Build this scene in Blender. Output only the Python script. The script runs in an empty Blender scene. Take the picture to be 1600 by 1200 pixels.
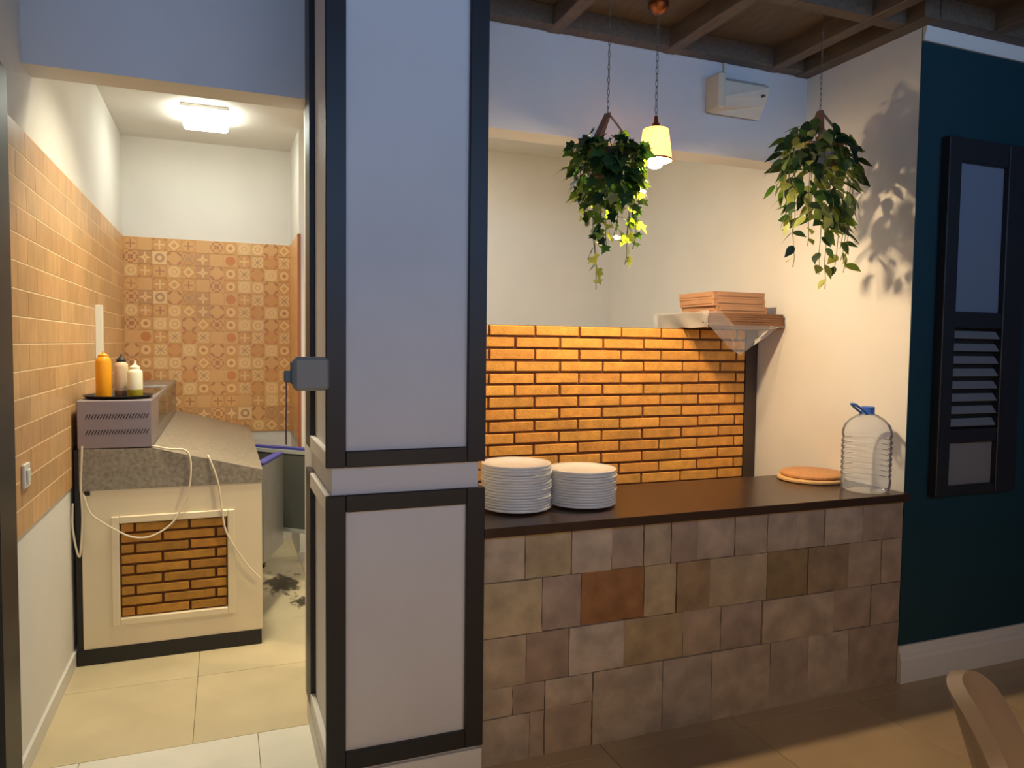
import bpy, bmesh, math, random
from mathutils import Vector, Matrix
random.seed(7)
R = math.radians
scene = bpy.context.scene
col = scene.collection

# ------------------------------------------------------------------ camera
cam_d = bpy.data.cameras.new('camera'); cam = bpy.data.objects.new('camera', cam_d); col.objects.link(cam)
yw, pt, rl = R(21.3131), R(2.9956), R(0.6945)
fwd = Vector((math.sin(yw)*math.cos(pt), math.cos(yw)*math.cos(pt), -math.sin(pt)))
rgt = Vector((math.cos(yw), -math.sin(yw), 0)); up = rgt.cross(fwd)
Rv = math.cos(rl)*rgt + math.sin(rl)*up; Uv = math.cos(rl)*up - math.sin(rl)*rgt
mw = Matrix((Rv, Uv, -fwd)).transposed().to_4x4(); mw.translation = Vector((-2.8268, -2.4113, 1.5))
cam.matrix_world = mw
cam_d.sensor_width = 36; cam_d.lens = 1156.42/1600*36; cam_d.clip_start = 0.05
scene.camera = cam

# ------------------------------------------------------------------ world, daylight, exposure
w = bpy.data.worlds.new('world'); scene.world = w; w.use_nodes = True
w.node_tree.nodes['Background'].inputs[0].default_value = (0.30, 0.42, 0.75, 1)
w.node_tree.nodes['Background'].inputs[1].default_value = 0.015
def area(name, loc, rot, sx, sy, power, colr):
    d = bpy.data.lights.new(name, 'AREA'); d.shape = 'RECTANGLE'; d.size = sx; d.size_y = sy
    d.energy = power; d.color = colr
    o = bpy.data.objects.new(name, d); o.location = loc; o.rotation_euler = rot; col.objects.link(o); return o
# daylight from behind the camera; unseen source, its height and tilt shaped for falloff
cl = area('daylight_fill', (-1.8, -3.42, 2.45), (R(99), 0, 0), 6.6, .66, 9.0, (0.30, 0.56, 1.0)); cl.data.spread = R(110)
# added warm fills behind the camera, and the two kitchen ceiling lamps hidden behind the wall above
area('warm_fill', (-1.5, -3.0, 1.78), (0, 0, 0), .45, .45, 5.9, (1.0, .66, .36))
area('warm_fill', (-3.3, -3.0, 1.78), (0, 0, 0), .45, .45, 3.6, (1.0, .66, .36))
kd = area('kitchen_lamp_by_door', (-2.72, 1.20, 2.90), (0, 0, 0), .27, .38, 6.4, (1.0, .90, .64)); kd.data.spread = R(125)
area('kitchen_lamp_alcove', (-1.45, 1.9, 2.90), (0, 0, 0), .27, .38, 2.1, (1.0, 1.0, .95))
KITCHEN_LAMP = 6.2
PENDANT = 305.0
vs = scene.view_settings
vs.view_transform = 'Standard'; vs.look = 'None'; vs.gamma = 1; vs.exposure = 2.0; vs.use_curve_mapping = False
scene.cycles.max_bounces = 8
scene.cycles.sample_clamp_indirect = 6

# ------------------------------------------------------------------ helpers
def lin(c):
    f = lambda v: v/12.92 if v <= .04045 else ((v+.055)/1.055)**2.4
    return tuple(f(x/255) for x in c) + (1,)
MATS = {}
def mat(name, c, rough=.6, metal=0, var=.0, scale=6, bump=0, bscale=40, objcol=False, rnd=0, spec=.5, stretch=None, trans=0, coat=0):
    if name in MATS: return MATS[name]
    m = bpy.data.materials.new(name); m.use_nodes = True; MATS[name] = m
    nt = m.node_tree; b = nt.nodes['Principled BSDF']
    b.inputs['Roughness'].default_value = rough; b.inputs['Metallic'].default_value = metal
    b.inputs['Specular IOR Level'].default_value = spec; b.inputs['Coat Weight'].default_value = coat
    cl = lin(c); b.inputs['Base Color'].default_value = cl
    src = None
    tc = nt.nodes.new('ShaderNodeTexCoord')
    vec = tc.outputs['Object']
    if stretch:
        mp = nt.nodes.new('ShaderNodeMapping'); mp.inputs['Scale'].default_value = stretch
        nt.links.new(vec, mp.inputs[0]); vec = mp.outputs[0]
    if objcol:
        oi = nt.nodes.new('ShaderNodeObjectInfo'); src = oi.outputs['Color']
        # decorrelate the grain between alike pieces
        ad = nt.nodes.new('ShaderNodeVectorMath'); ad.operation = 'ADD'
        cm = nt.nodes.new('ShaderNodeCombineXYZ'); ml = nt.nodes.new('ShaderNodeMath'); ml.operation = 'MULTIPLY'; ml.inputs[1].default_value = 37
        nt.links.new(oi.outputs['Random'], ml.inputs[0]); nt.links.new(ml.outputs[0], cm.inputs[0]); nt.links.new(ml.outputs[0], cm.inputs[1])
        nt.links.new(vec, ad.inputs[0]); nt.links.new(cm.outputs[0], ad.inputs[1]); vec = ad.outputs[0]
    if var > 0:
        no = nt.nodes.new('ShaderNodeTexNoise'); no.inputs['Scale'].default_value = scale; no.inputs['Detail'].default_value = 5
        nt.links.new(vec, no.inputs['Vector'])
        mr = nt.nodes.new('ShaderNodeMapRange'); mr.inputs[1].default_value = .3; mr.inputs[2].default_value = .7
        mr.inputs[3].default_value = 1-var; mr.inputs[4].default_value = 1+var*.6
        nt.links.new(no.outputs['Fac'], mr.inputs[0])
        mx = nt.nodes.new('ShaderNodeMix'); mx.data_type = 'RGBA'; mx.blend_type = 'MULTIPLY'; mx.inputs[0].default_value = 1
        if src: nt.links.new(src, mx.inputs[6])
        else: mx.inputs[6].default_value = cl
        nt.links.new(mr.outputs[0], mx.inputs[7]); src = mx.outputs[2]
    if src: nt.links.new(src, b.inputs['Base Color'])
    if bump > 0:
        nb = nt.nodes.new('ShaderNodeTexNoise'); nb.inputs['Scale'].default_value = bscale; nb.inputs['Detail'].default_value = 4
        nt.links.new(vec, nb.inputs['Vector'])
        bp = nt.nodes.new('ShaderNodeBump'); bp.inputs['Strength'].default_value = bump; bp.inputs['Distance'].default_value = .01
        nt.links.new(nb.outputs['Fac'], bp.inputs['Height']); nt.links.new(bp.outputs[0], b.inputs['Normal'])
    return m
def emit(name, c, s):
    m = bpy.data.materials.new(name); m.use_nodes = True; nt = m.node_tree
    nt.nodes.remove(nt.nodes['Principled BSDF']); e = nt.nodes.new('ShaderNodeEmission')
    e.inputs[0].default_value = c; e.inputs[1].default_value = s
    nt.links.new(e.outputs[0], nt.nodes['Material Output'].inputs[0]); return m
def film(name, c, alpha, rough=.15, gloss=.35, tint=(1, 1, 1, 1)):
    """thin clear sheet: transparent + a little diffuse haze + gloss by facing"""
    m = bpy.data.materials.new(name); m.use_nodes = True; nt = m.node_tree
    nt.nodes.remove(nt.nodes['Principled BSDF'])
    tr = nt.nodes.new('ShaderNodeBsdfTransparent'); tr.inputs[0].default_value = tint
    df = nt.nodes.new('ShaderNodeBsdfDiffuse'); df.inputs[0].default_value = lin(c)
    gl = nt.nodes.new('ShaderNodeBsdfGlossy'); gl.inputs['Roughness'].default_value = rough
    m1 = nt.nodes.new('ShaderNodeMixShader'); m1.inputs[0].default_value = alpha
    m2 = nt.nodes.new('ShaderNodeMixShader')
    lw = nt.nodes.new('ShaderNodeLayerWeight'); lw.inputs[0].default_value = gloss
    nt.links.new(tr.outputs[0], m1.inputs[1]); nt.links.new(df.outputs[0], m1.inputs[2])
    nt.links.new(lw.outputs['Fresnel'], m2.inputs[0]); nt.links.new(m1.outputs[0], m2.inputs[1]); nt.links.new(gl.outputs[0], m2.inputs[2])
    nt.links.new(m2.outputs[0], nt.nodes['Material Output'].inputs[0]); return m

def box(bm, x0, x1, y0, y1, z0, z1, bev=0):
    vs_ = [bm.verts.new(p) for p in ((x0,y0,z0),(x1,y0,z0),(x1,y1,z0),(x0,y1,z0),(x0,y0,z1),(x1,y0,z1),(x1,y1,z1),(x0,y1,z1))]
    fs = [bm.faces.new([vs_[i] for i in f]) for f in ((0,3,2,1),(4,5,6,7),(0,1,5,4),(1,2,6,5),(2,3,7,6),(3,0,4,7))]
    if bev > 0:
        es = set(e for f in fs for e in f.edges)
        bmesh.ops.bevel(bm, geom=list(es), offset=bev, segments=1, affect='EDGES', profile=.5)
def prism(bm, poly, axis, a0, a1):
    """extrude a 2-D outline along an axis: 'y' outline in (x,z); 'x' outline in (y,z); 'z' outline in (x,y)"""
    f = {'y': lambda p, t: (p[0], t, p[1]), 'x': lambda p, t: (t, p[0], p[1]), 'z': lambda p, t: (p[0], p[1], t)}[axis]
    A = [bm.verts.new(f(p, a0)) for p in poly]; B = [bm.verts.new(f(p, a1)) for p in poly]
    n = len(poly)
    for i in range(n): bm.faces.new((A[i], A[(i+1) % n], B[(i+1) % n], B[i]))
    bm.faces.new(A[::-1]); bm.faces.new(B)
    bmesh.ops.recalc_face_normals(bm, faces=bm.faces[:])
def lathe(bm, prof, seg=32, c=(0, 0, 0), sx=1):
    rings = []
    for r, z in prof:
        if r < 1e-5: rings.append([bm.verts.new((c[0], c[1], c[2]+z))])
        else: rings.append([bm.verts.new((c[0]+sx*r*math.cos(2*math.pi*i/seg), c[1]+r*math.sin(2*math.pi*i/seg), c[2]+z)) for i in range(seg)])
    for a, b in zip(rings, rings[1:]):
        for i in range(seg):
            j = (i+1) % seg
            if len(a) == 1 and len(b) == 1: continue
            if len(a) == 1: bm.faces.new((a[0], b[i], b[j]))
            elif len(b) == 1: bm.faces.new((a[i], b[0], a[j]))
            else: bm.faces.new((a[i], b[i], b[j], a[j]))
    bmesh.ops.recalc_face_normals(bm, faces=bm.faces[:])
def tube(bm, pts, r, seg=8, closed=False):
    pts = [Vector(p) for p in pts]; n = len(pts); rings = []
    nrm = None
    for i, p in enumerate(pts):
        if closed: t = (pts[(i+1) % n]-pts[i-1]).normalized()
        else: t = (pts[min(i+1, n-1)]-pts[max(i-1, 0)]).normalized()
        if nrm is None: nrm = t.orthogonal().normalized()
        nrm = (nrm - t*nrm.dot(t)).normalized(); b = t.cross(nrm)
        rr = r[i] if isinstance(r, (list, tuple)) else r
        rings.append([bm.verts.new(p + rr*(math.cos(2*math.pi*k/seg)*nrm + math.sin(2*math.pi*k/seg)*b)) for k in range(seg)])
    for i in range(n if closed else n-1):
        a, b = rings[i], rings[(i+1) % n]
        for k in range(seg): bm.faces.new((a[k], a[(k+1) % seg], b[(k+1) % seg], b[k]))
    if not closed: bm.faces.new(rings[0][::-1]); bm.faces.new(rings[-1])
    bmesh.ops.recalc_face_normals(bm, faces=bm.faces[:])
def smooth_path(pts, k=6):
    P = [Vector(p) for p in pts]; out = []
    for i in range(len(P)-1):
        p0, p1, p2, p3 = P[max(i-1, 0)], P[i], P[i+1], P[min(i+2, len(P)-1)]
        for s in range(k):
            t = s/k
            out.append(.5*((2*p1)+(-p0+p2)*t+(2*p0-5*p1+4*p2-p3)*t*t+(-p0+3*p1-3*p2+p3)*t**3))
    return out+[P[-1]]
def obj(name, bm, m, parent=None, smooth=False, loc=None):
    me = bpy.data.meshes.new(name); bm.to_mesh(me); bm.free(); me.materials.append(m)
    if smooth:
        for p in me.polygons: p.use_smooth = True
        try: me.set_sharp_from_angle(angle=R(40))
        except Exception: pass
    return link(name, me, parent, loc)
def link(name, me, parent=None, loc=None):
    o = bpy.data.objects.new(name, me); col.objects.link(o)
    if loc is not None: o.location = loc
    if parent is not None: o.parent = parent
    return o
def tag(o, label, cat, group=None):
    o['label'] = label; o['category'] = cat
    if group: o['group'] = group
    return o
def struct(o): o['kind'] = 'structure'; return o
def thing(name, label, cat, loc=(0, 0, 0), group=None, rz=0):
    o = bpy.data.objects.new(name, None); col.objects.link(o); o.location = loc; o.rotation_euler = (0, 0, rz)
    o.empty_display_size = .1
    return tag(o, label, cat, group)
def B(name, m, parent, *boxes, bev=0, smooth=False):
    bm = bmesh.new()
    for b in boxes: box(bm, *b, bev=bev)
    return obj(name, bm, m, parent, smooth)
def unitbox(sx, sy, sz, bev, m, name):
    bm = bmesh.new(); box(bm, -sx/2, sx/2, -sy/2, sy/2, -sz/2, sz/2, bev)
    me = bpy.data.meshes.new(name); bm.to_mesh(me); bm.free(); me.materials.append(m); return me

# ------------------------------------------------------------------ key dimensions (metres; X along the counter, Y into the kitchen)
H, HK = 2.8935, 2.923
XL, YB, YA, XS = -3.479, 3.434, 2.773, -2.35
DH, ZS, ZL = .681, 2.447, 2.466
HC = .865

# ------------------------------------------------------------------ materials
M_white = mat('white_wall_paint', (222, 219, 212), .75, var=.04, scale=2.5, bump=.05, bscale=120)
M_pillar = mat('pale_grey_paint', (205, 204, 204), .6, var=.04, scale=3, bump=.04, bscale=150)
M_trimw = mat('white_trim_paint', (215, 212, 205), .45)
M_teal = mat('teal_paint', (4, 50, 59), .55, var=.08, scale=3)
M_frame = mat('charcoal_lacquered_wood', (30, 30, 34), .45, var=.12, scale=8, stretch=(30, 30, 1.5))
M_wood = mat('dark_ceiling_wood', (98, 84, 68), .55, var=.25, scale=5, stretch=(12, 1.2, 12), bump=.15, bscale=60)
M_floor = mat('cream_porcelain', (205, 188, 152), .32, var=.10, scale=3.5, objcol=True)
M_grout = mat('floor_grout', (150, 135, 108), .8)
M_mortar_tile = mat('tile_grout', (240, 214, 170), .8)
M_walltile = mat('glazed_brown_wall_tile', (205, 160, 108), .38, var=.16, scale=14, objcol=True, stretch=(1, 1.5, .6))
M_edge = mat('brown_tile_edge', (150, 88, 55), .5)
M_steel = mat('brushed_steel', (168, 166, 165), .36, metal=.85, var=.08, scale=6, stretch=(2, 60, 2))
M_panelcream = mat('cream_panel_paint', (230, 216, 184), .45)
M_black = mat('black_plinth', (24, 22, 22), .5)
M_granite = mat('grey_speckled_granite', (146, 138, 124), .32, var=.34, scale=55)
M_brick = mat('orange_brick', (214, 138, 58), .75, var=.20, scale=18, objcol=True, bump=.35, bscale=90)
M_mortar = mat('dark_brown_mortar', (104, 60, 26), .9, var=.2, scale=30)
M_counter = mat('dark_brown_countertop', (60, 42, 32), .28, var=.2, scale=4, stretch=(2, 14, 2))
M_stone = mat('split_stone', (150, 132, 112), .85, var=.26, scale=11, objcol=True, bump=.55, bscale=26)
M_stonejoint = mat('stone_joint', (150, 132, 110), .95)
M_ceramic = mat('white_ceramic', (225, 222, 214), .22, coat=.3)
M_gran = None

# ------------------------------------------------------------------ FLOOR
bm = bmesh.new(); box(bm, -6, 4.2, -6.5, 3.6, -.12, -.004)
floor = struct(obj('floor', bm, M_grout))
def tiles(x0, x1, y0, y1, ox, oy, s, base):
    xs = [x0]; k = math.ceil((x0-ox)/s+1e-6)
    while ox+k*s < x1-1e-6: xs.append(ox+k*s); k += 1
    xs.append(x1)
    ys = [y0]; k = math.ceil((y0-oy)/s+1e-6)
    while oy+k*s < y1-1e-6: ys.append(oy+k*s); k += 1
    ys.append(y1)
    for a, b in zip(xs, xs[1:]):
        for c, d in zip(ys, ys[1:]):
            if b-a < .02 or d-c < .02: continue
            bm = bmesh.new(); box(bm, -(b-a)/2+.0015, (b-a)/2-.0015, -(d-c)/2+.0015, (d-c)/2-.0015, -.012, 0, .0008)
            o = obj('floor_tile', bm, M_floor, floor, loc=((a+b)/2, (c+d)/2, 0))
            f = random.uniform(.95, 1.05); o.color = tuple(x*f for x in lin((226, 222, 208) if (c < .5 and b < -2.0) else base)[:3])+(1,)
tiles(XL, 0, .52, YB, -2.945, .52, .6, (208, 192, 156))
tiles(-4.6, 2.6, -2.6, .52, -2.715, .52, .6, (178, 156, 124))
# dried spill on the kitchen floor: thin film of dirt, irregular outline
M_dirt = bpy.data.materials.new('dirty_spill'); M_dirt.use_nodes = True
def _stain(nt):
    b = nt.nodes['Principled BSDF']; b.inputs['Base Color'].default_value = lin((70, 60, 46)); b.inputs['Roughness'].default_value = .45
    tc = nt.nodes.new('ShaderNodeTexCoord'); no = nt.nodes.new('ShaderNodeTexNoise'); no.inputs['Scale'].default_value = 3.2; no.inputs['Detail'].default_value = 7
    nt.links.new(tc.outputs['Object'], no.inputs['Vector'])
    ln = nt.nodes.new('ShaderNodeVectorMath'); ln.operation = 'LENGTH'; nt.links.new(tc.outputs['Object'], ln.inputs[0])
    ad = nt.nodes.new('ShaderNodeMath'); ad.operation = 'MULTIPLY_ADD'; ad.inputs[1].default_value = 1.9; nt.links.new(no.outputs['Fac'], ad.inputs[0])
    mu = nt.nodes.new('ShaderNodeMath'); mu.operation = 'MULTIPLY'; mu.inputs[1].default_value = -1.0; nt.links.new(ln.outputs['Value'], mu.inputs[0]); nt.links.new(mu.outputs[0], ad.inputs[2])
    mr = nt.nodes.new('ShaderNodeMapRange'); mr.inputs[1].default_value = .22; mr.inputs[2].default_value = .62; mr.inputs[4].default_value = .85; nt.links.new(ad.outputs[0], mr.inputs[0])
    tr = nt.nodes.new('ShaderNodeBsdfTransparent'); ms = nt.nodes.new('ShaderNodeMixShader')
    nt.links.new(mr.outputs[0], ms.inputs[0]); nt.links.new(tr.outputs[0], ms.inputs[1]); nt.links.new(b.outputs[0], ms.inputs[2]); nt.links.new(ms.outputs[0], nt.nodes['Material Output'].inputs[0])
_stain(M_dirt.node_tree)
for cx, cy, rx, ry in ((-2.50, 2.33, .17, .34), (-2.40, 1.95, .10, .16)):
    bm = bmesh.new(); bm.faces.new([bm.verts.new((1.1*math.cos(2*math.pi*i/48), 1.1*math.sin(2*math.pi*i/48), 0)) for i in range(48)])
    o = struct(obj('floor_stain', bm, M_dirt, floor)); o.location = (cx, cy, .0012); o.scale = (rx, ry, 1)

# ------------------------------------------------------------------ WALLS
wl = struct(B('wall_left', M_white, None, (XL-.12, XL, .385, 3.55, 0, 2.98)))
wk = struct(B('wall_back', M_white, None, (XL-.12, XS+.1, YB, YB+.12, 0, 2.98)))
struct(B('wall_kitchen_return', M_white, None, (XS, XS+.12, YA, YB, 0, 2.98)))
struct(B('wall_alcove', M_white, None, (XS+.12, .15, YA, YA+.12, 0, 2.98)))
struct(B('wall_right', M_white, None, (0, .15, .004, YA, 0, 2.98)))
wt = struct(B('wall_teal', M_teal, None, (0, 4.0, 0, .004, .0, 2.98), (.02, 4.0, .004, .15, 0, 2.98)))
struct(B('wall_above_door', M_pillar, None, (XL, -2.49, DH, DH+.149, ZL, 3.0)))
struct(B('wall_above_counter', M_pillar, None, (-2.03, 0, DH, DH+.149, ZS, 3.0)))
struct(B('ceiling_kitchen', M_white, None, (XL-.12, .15, .75, 3.55, HK, 3.04)))
# left stub wall with its charcoal board
wls = struct(B('wall_left_stub', M_pillar, None, (-4.2, XL, .30, .385, 0, H+.08)))
B('frame_board', M_frame, wls, (XL-.01, XL+.022, .20, .388, 0, 2.35))
B('stub_body', M_pillar, wls, (-4.2, XL, -.2, .30, 0, H+.08))
# skirting
M_base = M_trimw
struct(B('baseboard_left', M_base, None, (XL, XL+.012, .39, YB, 0, .07)))
struct(B('baseboard_kitchen', M_base, None, (XS-.012, XS+.6, YA-.012, YA, 0, .07)))
bm = bmesh.new()
prism(bm, [(0, 0), (-.022, 0), (-.022, .105), (-.016, .118), (-.016, .135), (-.010, .142), (-.010, .168), (0, .168)], 'x', -.004, 4.0)
struct(obj('baseboard_teal', bm, M_base))
bm = bmesh.new()
prism(bm, [(0, H), (-.022, H), (-.020, H-.014), (-.010, H-.045), (-.009, H-.057), (0, H-.057)], 'x', 0, 4.0)
struct(obj('trim_1', bm, M_trimw))
# unseen rear wall, invented; its high opening is placed for the daylight falloff
struct(B('wall_rear', M_pillar, None, (-6, 4.2, -3.5, -3.38, 0, 2.05), (-6, 4.2, -3.5, -3.38, 2.8, 3.0), (-6, -5.2, -3.5, -3.38, 2.05, 2.8), (1.6, 4.2, -3.5, -3.38, 2.05, 2.8)))

# ------------------------------------------------------------------ CEILING (front room): dark boards and beams on a 0.6 m grid
ceil = struct(B('ceiling', M_wood, None, (-6, 4.2, -6.5, DH, 2.985, 3.05)))
def beam_mesh(L, axis):
    bm = bmesh.new()
    if axis == 'y': box(bm, -.033, .033, -L/2, L/2, 0, .095, .004)
    else: box(bm, -L/2, L/2, -.033, .033, .004, .095, .004)
    me = bpy.data.meshes.new('beam'); bm.to_mesh(me); bm.free(); me.materials.append(M_wood); return me
my, mx = beam_mesh(7.18, 'y'), beam_mesh(8.2, 'x')
for k in range(-7, 9):
    x = -1.444+.6*k
    if -5.9 < x < 4.1:
        o = link('beam', my, ceil, (x, DH-.001-3.59, H-.001))
        if x > 0: o.location.y = -7.18/2-.05
for k in range(0, 12):
    o = link('beam', mx, ceil, (-4.1 + (0 if k else 0), DH-.034-.6*k, H-.001))
B('wall_beam', M_wood, ceil, (-.085, .0, -.08, DH, H, 2.985))
B('wall_beam', M_wood, ceil, (.0, 4.0, -.085, .0, H+.001, 2.985))
for k in range(2, 12): link('beam', mx, ceil, (-1.9, DH-.034-.6*k, H-.001))

# ------------------------------------------------------------------ WALL TILES: left wall (running bond) and patterned back wall
ZT0, ZT1 = .832, 2.229
rh = (ZT1-ZT0)/15
B('tile_bed', M_mortar_tile, wl, (XL, XL+.0070, .39, YB, ZT0, ZT1))
tl = .285
mt_full = unitbox(.006, tl-.0028, rh-.0042, .0008, M_walltile, 'wall_tile')
for r in range(15):
    y = .39 - (tl/2 if r % 2 else 0)
    while y < YB-.012:
        a, b = max(y, .39), min(y+tl, YB-.008); y += tl
        if b-a < .015: continue
        zc = ZT0+rh*(r+.5)
        me = mt_full if abs(b-a-tl) < 1e-4 else unitbox(.006, b-a-.0028, rh-.0042, .0008, M_walltile, 'wall_tile')
        o = link('wall_tile', me, wl, (XL+.005, (a+b)/2, zc))
        f = random.uniform(.86, 1.1); g = random.uniform(.96, 1.04)
        c = lin((206, 162, 112)); o.color = (c[0]*f, c[1]*f*g, c[2]*f*g, 1)
B('tile_end_trim', M_trimw, wl, (XL, XL+.011, .385, .392, ZT0, ZT1))

# --- pattern materials (node maths on each tile's own coordinates)
class S:
    def __init__(s, nt, sock): s.nt, s.k = nt, sock
    def op(s, o, b=None, c=None):
        n = s.nt.nodes.new('ShaderNodeMath'); n.operation = o
        for i, v in enumerate((s, b, c)):
            if v is None: continue
            if isinstance(v, S): s.nt.links.new(v.k, n.inputs[i])
            else: n.inputs[i].default_value = v
        return S(s.nt, n.outputs[0])
    def __add__(s, b): return s.op('ADD', b)
    def __sub__(s, b): return s.op('SUBTRACT', b)
    def __mul__(s, b): return s.op('MULTIPLY', b)
    def abs(s): return s.op('ABSOLUTE')
    def lt(s, b): return s.op('LESS_THAN', b)
    def gt(s, b): return s.op('GREATER_THAN', b)
    def mx(s, b): return s.op('MAXIMUM', b)
    def mn(s, b): return s.op('MINIMUM', b)
    def hyp(s, b): return (s*s+b*b).op('SQRT')
def pattern(kind, c0, c1, c2):
    m = bpy.data.materials.new('patterned_tile_'+kind); m.use_nodes = True; nt = m.node_tree
    b = nt.nodes['Principled BSDF']; b.inputs['Roughness'].default_value = .4
    tc = nt.nodes.new('ShaderNodeTexCoord'); sp = nt.nodes.new('ShaderNodeSeparateXYZ'); nt.links.new(tc.outputs['Object'], sp.inputs[0])
    k = 2/.0935
    x = S(nt, sp.outputs[0])*k; z = S(nt, sp.outputs[2])*k
    ax, az = x.abs(), z.abs(); r = ax.hyp(az); one = S(nt, sp.outputs[0])*0+1
    d1 = (ax-1).hyp(az-1)               # distance to the nearest corner
    star = ax+az
    zero = one*0
    if kind == 'plain': f1 = r.lt(.0); f2 = d1.lt(.25)
    elif kind == 'ring': f1 = r.lt(.68)*r.gt(.34); f2 = r.lt(.2)
    elif kind == 'disc': f2 = r.lt(.72); f1 = ax.mn(az).lt(.09)*r.lt(.35)
    elif kind == 'plus': f1 = (ax.lt(.13)+az.lt(.13)).mn(1)*ax.mx(az).lt(.7); f2 = d1.lt(.42)*d1.gt(.25)
    elif kind == 'cross': f1 = r.lt(.85); f2 = (ax.lt(.09)+az.lt(.09)).mn(1)*ax.mx(az).lt(.65)
    elif kind == 'petal': f1 = ((ax-.42).hyp(az-.42)).lt(.36); f2 = (ax-az).abs().lt(.10)*r.lt(.8)
    elif kind == 'diamond': f1 = star.lt(.85)*star.gt(.42); f2 = d1.lt(.5)*d1.gt(.3)
    elif kind == 'corner': f2 = d1.lt(.62)*d1.gt(.30); f1 = d1.lt(.16)
    elif kind == 'star': f1 = (ax*az).lt(.06)*r.lt(.8); f2 = r.lt(.18)
    elif kind == 'lace': f2 = (((ax*9).op('SINE')*(az*9).op('SINE')).gt(.1))*r.lt(.95); f1 = r.lt(.2)
    elif kind == 'blob': f1 = r.lt(.82); f2 = r.lt(.42)*r.gt(.3)
    def mixc(f, a, cc):
        n = nt.nodes.new('ShaderNodeMix'); n.data_type = 'RGBA'; nt.links.new(f.k, n.inputs[0])
        if isinstance(a, tuple): n.inputs[6].default_value = a
        else: nt.links.new(a, n.inputs[6])
        n.inputs[7].default_value = cc; return n.outputs[2]
    o = mixc(f1, lin(c0), lin(c1)); o = mixc(f2, o, lin(c2))
    nt.links.new(o, b.inputs['Base Color']); return m
tan, oc, cr, br, gy, rust = (216, 168, 108), (208, 154, 92), (230, 194, 136), (180, 122, 78), (178, 142, 104), (198, 128, 70)
PT = {
 'a': pattern('cross', oc, tan, br), 'b': pattern('plain', tan, cr, oc), 'c': pattern('plus', oc, cr, br), 'd': pattern('diamond', oc, cr, tan),
 'e': pattern('lace', tan, gy, br), 'f': pattern('star', (194, 146, 96), cr, tan), 'g': pattern('ring', cr, gy, cr), 'h': pattern('corner', tan, cr, br),
 'i': pattern('blob', tan, cr, oc), 'j': pattern('ring', oc, cr, br), 'k': pattern('disc', tan, cr, rust), 'l': pattern('petal', tan, cr, gy),
 'm': pattern('blob', (222, 182, 122), cr, tan), 'n': pattern('lace', oc, tan, gy), 'o': pattern('corner', oc, cr, rust)}
rows_a = ['abcdabejmihd', 'efghnfbkclol', 'icaidfhjlomj', 'abcdabejmihd', 'efghnfbkclol', 'icaidfhjlomj']
rows_b = ['ejmihdejmihd', 'bkclolbkclol', 'hjlomjhjlomj']
pat_rows = rows_a + rows_b + rows_b + ['abcdabaabcmd', 'efghnfefghnf', 'icaidficaidf']
tw = (XS-XL)/12
meshes = {}
for k, m in PT.items():
    meshes[k] = unitbox(tw-.0016, .006, rh-.0016, .0008, m, 'patterned_tile')
B('tile_bed', M_mortar_tile, wk, (XL+.009, XS, YB-.004, YB, ZT0, ZT1))
for r in range(15):
    for c in range(12):
        link('patterned_tile', meshes[pat_rows[r][c]], wk, (XL+tw*(c+.5)+(.004 if c == 0 else 0), YB-.005, ZT1-rh*(r+.5)))
wr = struct(B('trim_2', M_walltile, None, (XS-.008, XS, YA, YB-.008, ZT0, ZT1))); wr.color = lin((222, 170, 110))
struct(B('trim_3', M_edge, None, (XS-.010, XS+.012, YA-.008, YA+.001, ZT0-.05, ZT1)))

# ------------------------------------------------------------------ PILLAR with charcoal board frames
pil = struct(B('pillar', M_pillar, None, (-2.507, -2.012, -.012, DH+.15, 0, H+.08)))
tag(pil, 'tall pale grey square pillar with charcoal board frames beside the doorway', 'pillar')
x0, x1, y0, y1 = -2.527, -1.992, -.030, -.012
for (z0, z1, zi0, zi1) in ((1.102, H, 1.154, H-.09), (.101, 1.012, .162, .957)):
    B('frame_stile', M_frame, pil, (x0, -2.464, y0, y1, z0, z1), bev=.0025)
    B('frame_stile', M_frame, pil, (-2.057, x1, y0, y1, z0, z1), bev=.0025)
    B('frame_rail', M_frame, pil, (-2.464, -2.057, y0, y1, z0, zi0), bev=.0025)
    B('frame_rail', M_frame, pil, (-2.464, -2.057, y0, y1, zi1, z1), bev=.0025)
    # side towards the doorway
    B('side_stile', M_frame, pil, (x0, -2.507, .435, .5866, z0, z1), bev=.0025)
    B('side_rail', M_trimw, pil, (x0, -2.507, -.012, .435, z0, zi0), bev=.0025)
    B('side_rail', M_trimw, pil, (x0, -2.507, -.012, .435, zi1, z1), bev=.0025)
    B('side_stile', M_frame, pil, (-2.012, x1, -.012, .1, z0, z1), bev=.0025)
B('plinth', M_trimw, pil, (-2.525, -1.994, -.030, .5866, 0, .09), bev=.003)

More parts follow.
